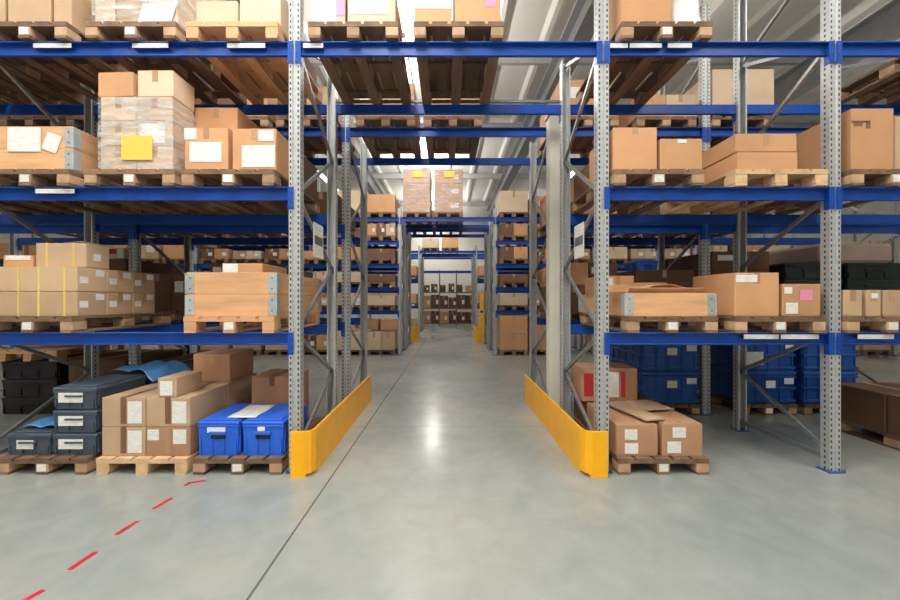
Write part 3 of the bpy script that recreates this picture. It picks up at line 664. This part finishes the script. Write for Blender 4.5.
for k, zn in enumerate(('bottom', 'middle', 'upper')):
    carton(-3.11, -2.79, 3.40, 3.69, hs[k], hs[k + 1] - .003, 'kraft_pale', 'pale wrapped carton, %s of left column, middle shelf' % zn, g, rz=0)
    carton(-2.785, -2.465, 3.40, 3.69, hs[k], hs[k + 1] - .003, 'kraft_pale', 'pale wrapped carton, %s of right column, middle shelf' % zn, g, rz=0, papers=[(.1, .1, .8, .9)] if k == 1 else ())
carton(-3.14, -2.815, 3.40, 3.68, hs[3], hs[3] + .22, 'kraft', 'plain carton on top of the wrapped stack, left one', tape=None, rz=-.04)
carton(-2.78, -2.46, 3.40, 3.69, hs[3], hs[3] + .235, 'kraft_pale', 'plain carton on top of the wrapped stack, right one', tape='tape')
wrap(-3.122, -2.453, 3.389, 3.703, z2, hs[3] - .006, 'wrinkled clear stretch wrap around the pale cartons on middle shelf')
o = ob('yellow_note', MB().box(0, .275, -.003, 0, 0, .215, 'paper_yellow'), None, (fx(122), 3.386, fz(160))); tag(o, 'yellow paper note stuck on the stretch-wrapped stack', 'paper')
pallet(-2.35, -1.53, PY, S2, 'wooden pallet under three labelled cartons, middle shelf', group=G2)
carton(-2.35, -1.965, 3.39, 3.70, z2, z2 + .385, 'kraft', 'front left carton with large white papers beside the wrapped stack', papers=[(.12, .2, .86, .66), (.0, .72, .28, .98)], tape='tape')
carton(-1.925, -1.535, 3.39, 3.88, z2, z2 + .375, 'kraft', 'front right carton with large white paper beside the left upright', papers=[(.22, .08, .98, .6), (.6, .7, .95, .95)], tape='tape')
carton(-2.48, -2.06, 3.72, 4.2, z2, z2 + .73, 'kraft', 'tall carton standing behind the two paper-labelled cartons', tape='tape')
carton(-1.9, -1.55, 3.95, 4.5, z2, z2 + .40, 'kraft_dark', 'dark carton at the back right behind the paper-labelled cartons', tape='tape')
# ---- middle shelf, right bay
pallet(1.46, 2.26, PY, S2, 'wooden pallet under two clean orange brown cartons', 'wood_shaded', group=G2)
carton(1.475, 1.865, 3.39, 3.98, z2, z2 + .385, 'kraft', 'taller clean orange brown carton beside the right aisle upright', tape='tape', drop=.06)
carton(1.895, 2.27, 3.39, 3.95, z2, z2 + .285, 'kraft', 'lower clean orange brown carton with torn tape, middle shelf', papers=[(.4, .86, .62, .97)], tape=None)
carton(1.5, 2.2, 4.02, 4.55, z2, z2 + .30, 'kraft_dark', 'dark carton behind the two clean orange brown cartons', tape='tape')
pallet(2.53, 3.35, PY, S2, 'pale new wooden pallet under two flat cartons', 'wood_pale', lab=False, group=G2)
carton(2.585, 3.12, 3.39, 4.2, z2, z2 + .165, 'kraft', 'lower of two flat brown cartons on the pale pallet', tape=None)
carton(2.575, 3.12, 3.40, 4.2, z2 + .172, z2 + .335, 'kraft', 'upper of two flat brown cartons on the pale pallet', tape='tape')
carton(3.14, 3.34, 3.75, 4.5, z2, z2 + .42, 'kraft_dark', 'dark carton at the back right of the pale pallet', tape='tape')
pallet(3.56, 4.36, PY, S2, 'wooden pallet under the tall carton right of the right upright', group=G2)
t = carton(3.61, 3.99, 3.40, 3.98, z2, z2 + .56, 'kraft', 'tall brown carton with hand hole at the right edge, middle shelf', tape=None)
ob('hand_hole', MB().box(-.17, -.09, -.002, .001, .40, .43, 'tape_dark'), t)
ob('tape', MB().box(-.192, -.02, -.0015, .0, .432, .45, 'tape_dark').box(-.06, -.02, -.0015, 0, .38, .45, 'tape_dark'), t)
carton(4.02, 4.34, 3.42, 4.0, z2, z2 + .5, 'kraft_tan', 'tan carton cut by the right picture edge, middle shelf', tape='tape')
carton(3.6, 4.3, 4.02, 4.55, z2, z2 + .52, 'kraft_dark', 'dark carton behind the tall hand-hole carton', tape='tape')
# ---- top shelf
z3 = S3 + P
G3 = 'pallets on the top shelf in the nearest row'
pallet(-4.11, -3.36, PY, S3, 'wooden pallet at the far left of the top shelf', group=G3)
carton(-4.12, -3.965, 3.40, 3.95, z3, z3 + .5, 'kraft_tan', 'narrow tan carton at the left picture edge, top shelf', tape='tape_dark')
carton(-3.94, -3.56, 3.40, 3.95, z3, z3 + .5, 'kraft_tan', 'plain tan carton, second from left on the top shelf', tape=None)
carton(-3.53, -3.37, 3.40, 3.95, z3, z3 + .5, 'kraft_tan', 'narrow tan carton, third from left on the top shelf', tape=None)
carton(-4.1, -3.4, 3.97, 4.55, z3, z3 + .5, 'kraft_dark', 'brown carton behind the tan cartons, top shelf far left', tape='tape')
pallet(-3.2, -2.4, PY, S3, 'wooden pallet under the wrapped cartons on the top shelf', group=G3)
g = 'wrapped cartons on the top shelf'
for i, (a, c) in enumerate(((-3.17, -2.99), (-2.975, -2.7), (-2.685, -2.43))):
    carton(a, c, 3.41, 4.0, z3, z3 + .52, ('kraft_pale', 'kraft_tan', 'kraft_pale')[i], '%s wrapped carton under film, middle pallet of the top shelf' % ('left', 'middle', 'right')[i], g, tape='tape', rz=0)
wrap(-3.185, -2.415, 3.396, 4.012, z3, z3 + .5, 'clear stretch wrap around the cartons on the top shelf')
o = ob('paper_sheet', MB().hexa([(0, -.003, 0), (.30, -.003, .01), (.30, -.001, .01), (0, -.001, 0), (.05, -.003, .17), (.35, -.003, .17), (.35, -.001, .17), (.05, -.001, .17)], 'paper'), None, (fx(138), 3.388, fz(22.5)))
tag(o, 'slanted white paper sheet stuck on the top shelf wrapped cartons', 'paper')
pallet(-2.31, -1.5, PY, S3, 'wooden pallet under two plain cartons beside the left upright, top shelf', 'wood_orange', lab=False, group=G3)
carton(-2.255, -1.885, 3.40, 3.95, z3, z3 + .225, 'kraft_pale', 'shorter plain pale carton on the top shelf left of the upright', tape=None)
carton(-1.865, -1.5, 3.40, 3.95, z3, z3 + .29, 'kraft_pale', 'taller plain pale carton on the top shelf left of the upright', tape=None)
carton(-2.25, -1.55, 3.98, 4.5, z3, z3 + .22, 'kraft_dark', 'brown carton behind the two plain pale cartons, top shelf', tape='tape')
# bridging bay
pallet(-1.235, -.44, PY, S3, 'wooden pallet bridging over the aisle, left one of the nearest row', 'wood_shaded', lab=False, group=G3)
carton(-1.2, -.92, 3.40, 3.95, z3, z3 + .35, 'kraft_pale', 'pale carton with pink label over the aisle, nearest row', papers=[(.0, .1, .7, .9), (.72, .25, .98, .7, 'paper_pink')], tape=None)
carton(-.9, -.47, 3.40, 3.95, z3, z3 + .33, 'kraft_pale', 'pale carton with large white paper over the aisle, nearest row', papers=[(.05, .3, .85, .95)], tape=None)
carton(-1.2, -.5, 3.98, 4.55, z3, z3 + .35, 'kraft', 'brown carton behind the two pale cartons over the aisle', tape='tape')
pallet(-.305, .49, PY, S3, 'wooden pallet bridging over the aisle, right one of the nearest row', 'wood_shaded', lab=False, group=G3)
carton(-.30, .035, 3.40, 3.95, z3, z3 + .36, 'kraft', 'brown carton with white top panel over the aisle centre', papers=[(.02, .42, .98, .98)], tape=None)
carton(.06, .47, 3.40, 3.95, z3, z3 + .4, 'kraft', 'brown carton with pink sticker over the aisle centre', papers=[(.66, .42, .9, .62, 'paper_pink')], tape=None)
carton(-.28, .45, 3.98, 4.55, z3, z3 + .33, 'kraft_dark', 'dark brown carton behind the pink sticker carton', tape='tape')
# right bay
pallet(1.53, 2.33, PY, S3, 'wooden pallet on the top shelf under the white bag', group=G3)
carton(1.56, 2.0, 3.40, 3.95, z3, z3 + .45, 'kraft', 'large brown carton beside the white bag, top shelf right', tape=None)
def bag():
    b = MB(); n = 10; m = 8; k = b.mi('bag'); W = .34; D = .5; H = .34
    for j in range(m + 1):
        t_ = j / m; s_ = 1 - .35 * t_ ** 2 + .05 * math.sin(t_ * 9)
        for i in range(n * 2):
            a = 2 * math.pi * i / (n * 2); r = 1 + .07 * math.sin(3 * a + 5 * t_)
            cx = math.copysign(abs(math.cos(a)) ** .5, math.cos(a)); sy = math.copysign(abs(math.sin(a)) ** .5, math.sin(a))
            b.v.append((cx * W / 2 * s_ * r, D / 2 + sy * D / 2 * s_ * r, H * t_))
    q = n * 2
    for j in range(m):
        for i in range(q): b.f.append((j * q + i, j * q + (i + 1) % q, (j + 1) * q + (i + 1) % q, (j + 1) * q + i)); b.m.append(k)
    b.f.append(tuple(range(q - 1, -1, -1))); b.f.append(tuple(m * q + i for i in range(q))); b.m += [k, k]
    return b
o = ob('plastic_bag', bag(), None, (2.18, 3.42, z3)); [setattr(p, 'use_smooth', True) for p in o.data.polygons]
tag(o, 'bulging white plastic bag on the top shelf right of the aisle', 'bag')
pallet(4.55, 5.35, PY, S3, 'wooden pallet on the top shelf at the right picture edge', group=G3)
pallet(5.37, 6.12, PY, S3, 'wooden pallet beyond the right picture edge, top shelf', group=G3)

# ------------------------------------------------------------------ second row (back to back)
def stack(r, side, i, lv, slot, x0, x1, kinds, zadd=0, pm='wood_shaded', far=False, lab=True):
    """pallet with cartons; kinds: list of layers, each (height, [(mat, fraction)...])"""
    ya, yb = RY[r]; y0 = ya - .01 if not far else ya - .01
    z = 0 if lv == 0 else LV5[lv] + .06
    where = '%s, %s, %s' % ('over the aisle' if side == 'over' else bayname(side, i), LN[lv], ROW[r])
    sl = {'l': 'left', 'm': 'middle', 'r': 'right'}[slot]
    pallet(x0, x1, y0, z, '%s pallet, %s' % (sl, where), pm, lab=False, group='pallets of the %s' % ROW[r], far=far)
    zc = z + P
    for li, (h, cols) in enumerate(kinds):
        n = len(cols); w = (x1 - x0 - .02) / n
        for ci, m in enumerate(cols):
            cn = {'kraft': 'brown', 'kraft_tan': 'tan', 'kraft_pale': 'pale', 'kraft_dark': 'dark'}[m]
            pos = '' if n == 1 else ('left ', 'right ')[ci] if n == 2 else ('left ', 'central ', 'right ')[ci]
            tier = '' if len(kinds) == 1 else ('bottom ', 'upper ', 'topmost ')[li]
            lb = '%s%s%s carton on %s pallet, %s' % (tier, pos, cn, sl, where)
            a = x0 + .01 + ci * w
            if far: far_carton(a + .003, a + w - .003, y0 + .02, y0 + (1.15 if n == 1 else .6), zc, zc + h - .003, m, lb, 'cartons of the %s' % ROW[r])
            else:
                carton(a + .003, a + w - .003, y0 + .02, y0 + 1.12, zc, zc + h - .003, m, lb, 'cartons of the %s' % ROW[r], tape='tape', papers=[(.1, .5, .4, .8)] if R.random() < .5 else (), rz=0)
        zc += h
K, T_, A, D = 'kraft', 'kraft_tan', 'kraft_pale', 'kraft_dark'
# nearest row, beyond the leftmost frame
stack('1A', 'left', 1, 3, 'r', -5.12, -4.34, [(.4, [D])])
stack('1A', 'left', 1, 3, 'm', -6.0, -5.2, [(.4, [D])])
stack('1A', 'left', 1, 2, 'r', -5.12, -4.34, [(.3, [T_])])
stack('1A', 'left', 1, 1, 'r', -5.12, -4.34, [(.3, [D])])
# 1B left bays
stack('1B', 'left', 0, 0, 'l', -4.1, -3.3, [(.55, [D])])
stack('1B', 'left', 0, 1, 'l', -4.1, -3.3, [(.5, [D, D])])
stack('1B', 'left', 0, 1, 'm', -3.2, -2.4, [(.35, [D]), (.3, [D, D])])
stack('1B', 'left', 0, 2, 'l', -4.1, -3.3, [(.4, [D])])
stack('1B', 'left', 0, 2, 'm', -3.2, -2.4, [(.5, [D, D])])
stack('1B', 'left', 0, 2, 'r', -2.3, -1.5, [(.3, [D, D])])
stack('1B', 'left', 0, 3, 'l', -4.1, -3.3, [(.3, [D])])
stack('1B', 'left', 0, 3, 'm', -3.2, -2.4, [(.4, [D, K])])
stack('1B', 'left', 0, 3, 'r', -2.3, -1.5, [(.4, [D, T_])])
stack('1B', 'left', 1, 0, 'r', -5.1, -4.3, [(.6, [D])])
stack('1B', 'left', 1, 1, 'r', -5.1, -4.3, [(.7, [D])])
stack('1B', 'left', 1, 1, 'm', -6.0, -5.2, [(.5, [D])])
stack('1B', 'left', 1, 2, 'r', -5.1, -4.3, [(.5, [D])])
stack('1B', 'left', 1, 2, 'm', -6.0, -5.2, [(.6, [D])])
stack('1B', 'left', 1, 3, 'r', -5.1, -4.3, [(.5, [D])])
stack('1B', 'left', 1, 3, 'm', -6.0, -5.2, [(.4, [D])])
carton(-4.62, -4.36, 5.12, 5.4, 2.0945, 2.24, 'kraft_pale', 'small white and red carton on the dark goods behind the leftmost frame', papers=[(.1, .45, .6, .9, 'tape_red'), (.65, .1, .95, .9)], tape=None)
tote(2.56, 2.84, 5.12, 5.5, 1.9445, 2.09, 'crate_blue', 'small bright blue tub on a dark carton, second row right', None)
t = thing('pallet_stop', (.0075, 4.545, 3.90), 'thin dark pallet stop bar crossing above the aisle behind the nearest row', 'rack bar')
ob('bar', MB().bar((-1.42, .035, .03), (1.42, .035, .03), .03, .03, 'steel_dark', (0, 1, 0)), t)
for x in (-1.40, 1.375): ob('bracket', MB().box(x - .02, x + .045, 0, .05, -.03, .06, 'galv'), t)
# over the aisle
stack('1B', 'over', 0, 3, 'l', -1.23, -.44, [(.45, [K, T_])])
stack('1B', 'over', 0, 3, 'm', -.33, .46, [(.45, [K, K])])
# 1B right bays
stack('1B', 'right', 0, 1, 'l', 1.48, 2.28, [(.35, [D, K]), (.3, [K, D])])
stack('1B', 'right', 0, 1, 'm', 2.5, 3.3, [(.55, [D])])
stack('1B', 'right', 0, 2, 'l', 1.48, 2.28, [(.45, [K])])
stack('1B', 'right', 0, 2, 'm', 2.5, 3.3, [(.35, [D, K])])
stack('1B', 'right', 0, 3, 'l', 1.48, 2.28, [(.5, [K])])
stack('1B', 'right', 0, 3, 'm', 2.52, 3.32, [(.3, [K, A])])
stack('1B', 'right', 1, 1, 'l', 3.52, 4.32, [(.55, [D]), (.25, [D])])
stack('1B', 'right', 1, 2, 'l', 3.52, 4.32, [(.4, [D])])
pallet(3.53, 4.33, 5.07, S3, 'lower of two stacked pallets under the orange carton, second row', group='stacked pallets')
stack_p = pallet(3.53, 4.33, 5.07, S3 + P, 'upper of two stacked pallets under the orange carton, second row', lab=False, group='stacked pallets')
carton(3.55, 4.38, 5.1, 6.1, S3 + 2 * P, S3 + 2 * P + .5, A, 'large orange brown carton under the roof, second row top shelf', tape=None)
pallet(4.5, 5.3, 5.07, S1, 'pallet under the left stack of dark green crates', lab=False, group='pallets under green crates')
pallet(5.34, 6.12, 5.07, S1, 'pallet under the right stack of dark green crates', lab=False, group='pallets under green crates')
for i, x in enumerate((4.5, 5.34)):
    for k, zn in enumerate(('bottom', 'middle', 'top')):
        tote(x, x + .78, 5.08, 6.2, z1 + k * .215, z1 + k * .215 + .213, 'crate_green', 'dark green crate, %s of the %s stack, lowest shelf second row' % (zn, ('left', 'right')[i]), 'dark green crates')
o = tag(ob('wrapped_bundle', MB().cbox(-.5, .5, 0, .9, 0, .27, 'pinkish', .04), None, (5.55, 5.15, z1 + .646)), 'pinkish grey wrapped bundle on top of the dark green crates', 'bundle')
# black crate stack at far left floor, with a pallet on top
for k, zn in enumerate(('bottom', 'middle', 'top')):
    tote(-6.0, -5.25, 5.1, 6.2, k * .24, k * .24 + .238, 'black', 'black crate, %s of the stack in the dark left corner' % zn, 'black crates')
pallet(-6.02, -5.22, 5.07, .722, 'empty wooden pallet lying on the black crate stack', 'wood_orange', lab=False)

# ------------------------------------------------------------------ third row and beyond
rr = random.Random(11)
def fill(r, side, i, xa, xb, levels, far=True):
    w = .8
    slots = [('l', xa + .12), ('m', (xa + xb) / 2 - w / 2), ('r', xb - .12 - w)]
    for lv in levels:
        for s, x in slots:
            if '%s %s %d %s %s' % (r, side, i, lv, s) in SKIP: continue
            rr = random.Random('%s %s %d %s %s' % (r, side, i, lv, s))
            c = rr.choice([[(.45, [K])], [(.5, [A, T_])], [(.35, [K, A]), (.2, [T_])], [(.6, [T_])], [(.4, [D, K])], [(.5, [A])]])
            if lv == 3: c = rr.choice([[(.5, [K])], [(.6, [A])], [(.45, [K, T_])]])
            if r == '2A' and i < 2 and 1 <= lv < 3: c = [(rr.choice([.22, .28, .33]), rr.choice([[K], [A], [T_, A], [D, K], [D], [K, D, A]]))]
            stack(r, side, i, lv, s, x, x + w, c, far=far)
for i in range(4):
    lv = (0, 1, 1.5, 2, 2.5, 3)
    fill('2A', 'left', i, LEFT2[i + 1], LEFT2[i], lv if i < 2 else (0, 1, 2))
for i in range(4):
    fill('2A', 'right', i, RIGHT2[i], RIGHT2[i + 1], (lv[1:] if i == 0 else lv) if i < 2 else (0, 1, 2))
stack('2A', 'right', 0, 0, 'l', 1.44, 2.24, [(.42, [K]), (.05, [T_]), (.5, [K])], far=True)
stack('2A', 'right', 0, 0, 'm', 2.36, 3.16, [(.42, [K]), (.5, [K])], far=True)
for i in range(2):
    fill('3A', 'left', i, LEFT2[i + 1], LEFT2[i], (0, 1, 2)); fill('3A', 'right', i, RIGHT2[i], RIGHT2[i + 1], (0, 1, 2))
# over the aisle, third row: two film-wrapped loads with yellow notes
y = 10.6
for nm, a, c in (('left', -1.26, -.49), ('right', -.39, .42)):
    pallet(a, c, y - .01, S3, '%s pallet over the aisle, third row' % nm, far=True)
    for k, zn in enumerate(('bottom', 'middle', 'top')):
        far_carton(a + .01, c - .01, y + .02, y + 1.1, z3 + k * .4, z3 + k * .4 + .397, K, '%s brown carton of the %s wrapped load over the aisle' % (zn, nm), 'wrapped loads over the aisle')
    wrap(a + .002, c - .002, y + .008, y + 1.11, z3, z3 + 1.19, 'clear stretch wrap around the %s load over the aisle, third row' % nm)
    o = ob('yellow_note', MB().box(-.15, .15, -.003, 0, 0, .17, 'paper_yellow'), None, ((a + c) / 2 + .02, y + .001, z3 + .97)); tag(o, 'yellow note on the %s wrapped load over the aisle' % nm, 'paper', 'distant yellow notes')
for r in ('2B', '3A'):
    stack(r, 'over', 0, 3, 'l', -1.22, -.42, [(.45, [A])], far=True); stack(r, 'over', 0, 3, 'm', -.3, .5, [(.5, [K])], far=True)

# ------------------------------------------------------------------ end of the aisle: dark shelving against the back wall
t = thing('shelving_unit', (0, 22.2, 0), 'dark shelving unit standing across the far end of the aisle', 'shelf')
for x in (-1.6, -.5, .5, 1.6):
    for yy in (0, .7): ob('post', cm(('post',), lambda b: b.cbox(-.03, .03, 0, .05, 0, 3.3, 'steel_dark', .004)), t, (x, yy, 0))
for z in (.12, 1.0, 1.95): ob('shelf_board', cm(('shelf_board',), lambda b: b.cbox(-1.63, 1.63, -.005, .755, 0, .06, 'steel_dark', .005)), t, (0, 0, z))
ob('top_beam', MB().cbox(-1.6, 1.6, -.05, -.006, 3.1, 3.25, 'blue', .005), t, label='blue top beam')
for li, (z, zn) in enumerate(((.18, 'lowest'), (1.06, 'middle'), (2.01, 'upper'))):
    for k in range(6):
        x = -1.5 + k * .51; h = rr.uniform(.62, .8) if li < 2 else rr.uniform(.25, .6); w = .49 if li < 2 else rr.uniform(.3, .42)
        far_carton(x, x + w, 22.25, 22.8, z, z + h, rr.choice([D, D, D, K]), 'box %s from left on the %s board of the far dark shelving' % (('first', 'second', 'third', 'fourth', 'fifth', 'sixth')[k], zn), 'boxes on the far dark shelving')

# ------------------------------------------------------------------ red floor marking
dashes = [((185, 486), (172.5 + 17, 483)), ((153, 509), (172, 498)), ((116, 535), (138, 521)), ((69, 570), (96, 552)), ((22, 602), (44, 590))]
def fl(px, py): Z = F * CH / (py - 300); return Vector(((px - VX) * Z / F, Z, .0006))
nm = ['farthest', 'second farthest', 'middle', 'second nearest', 'nearest']
for i, (a, c) in enumerate(dashes):
    p, q = fl(*a), fl(*c)
    b = MB(); b.bar(p, q, .001, .034, 'red_paint', (0, 0, 1))
    if i == 0: b.bar(fl(187.5, 483.2), fl(206, 480.5), .001, .034, 'red_paint', (0, 0, 1))
    o = ob('floor_dash', b); tag(o, '%s red painted dash of the broken line on the concrete floor' % nm[i], 'floor marking', 'red floor dashes')

# ------------------------------------------------------------------ lamps
UP = 1.7  # strength of the added roof fill relative to each lamp
def light(x, y, z, L, along, power, label):
    t = thing('ceiling_light', (x, y, z), label, 'ceiling light', 'long fluorescent ceiling lights')
    a, c = (L / 2, .11) if along == 'x' else (.11, L / 2)
    ob('housing', MB().cbox(-a, a, -c, c, .03, .12, 'wall', .01), t)
    ob('diffuser', MB().cbox(-a + .02, a - .02, -c + .02, c - .02, 0, .03, 'lamp', .005), t)
    for s in (-1, 1): p = (s * (a - .1), 0) if along == 'x' else (0, s * (c - .1)); ob('hanger', MB().cyl((p[0], p[1], .12), (p[0], p[1], ZC - z), .006, 'steel_dark', 6), t)
    ld = bpy.data.lights.new('tube_and_fill', 'AREA'); ld.shape = 'RECTANGLE'; ld.size = 2 * a - .06; ld.size_y = 2 * c - .06; ld.energy = power; ld.color = (1, .975, .93)
    o = bpy.data.objects.new('tube_and_fill', ld); C.objects.link(o); o.parent = t; o.location = (0, 0, -.012)
    ld = ld.copy(); ld.energy = power * UP     # added upward fill to brighten the roof; the housing itself is closed
    o = bpy.data.objects.new('tube_and_fill', ld); C.objects.link(o); o.parent = t; o.location = (0, 0, .14); o.rotation_euler[0] = math.pi
POW = 190
for y, yn, p in ((-2.4, 'behind the photographer', .8), (1.2, 'above the front aisle', 1.9), (8.3, 'above the second aisle', .9), (15.5, 'above the third aisle', .9), (22.2, 'by the back wall', .8)):
    for k, x in enumerate((-9.0, -4.9, -.9, 4.75, 9.5)):
        if y > 20 and k in (0, 4): continue
        q = (1.5 if y < 2 else 2.1) if k == 2 else .1 if y > 2 else .72 if k in (1, 3) else .15
        light(x, y, 6.35, 2.6, 'y', POW * p * q, '%s long ceiling light from the left, %s' % (('first', 'second', 'third', 'fourth', 'fifth')[k], yn))

# ------------------------------------------------------------------ world, camera
sc = bpy.context.scene
w = bpy.data.worlds.new('world'); sc.world = w; w.use_nodes = True
w.node_tree.nodes['Background'].inputs[0].default_value = (.8, .9, 1, 1); w.node_tree.nodes['Background'].inputs[1].default_value = .4
cam = bpy.data.cameras.new('camera'); co = bpy.data.objects.new('camera', cam); C.objects.link(co)
co.location = (0, 0, CH); co.rotation_euler = (math.pi / 2, 0, 0); cam.sensor_width = 36; cam.lens = F / 900 * 36; cam.shift_x = 2 / 900
cam.clip_end = 100; sc.camera = co
sc.view_settings.view_transform = 'Standard'; sc.view_settings.look = 'None'; sc.view_settings.gamma = 1; sc.view_settings.use_curve_mapping = False
sc.view_settings.exposure = -1.32
dup = [k for k, v in LBL.items() if v > 1]
if dup: print('DUP LABELS', dup)
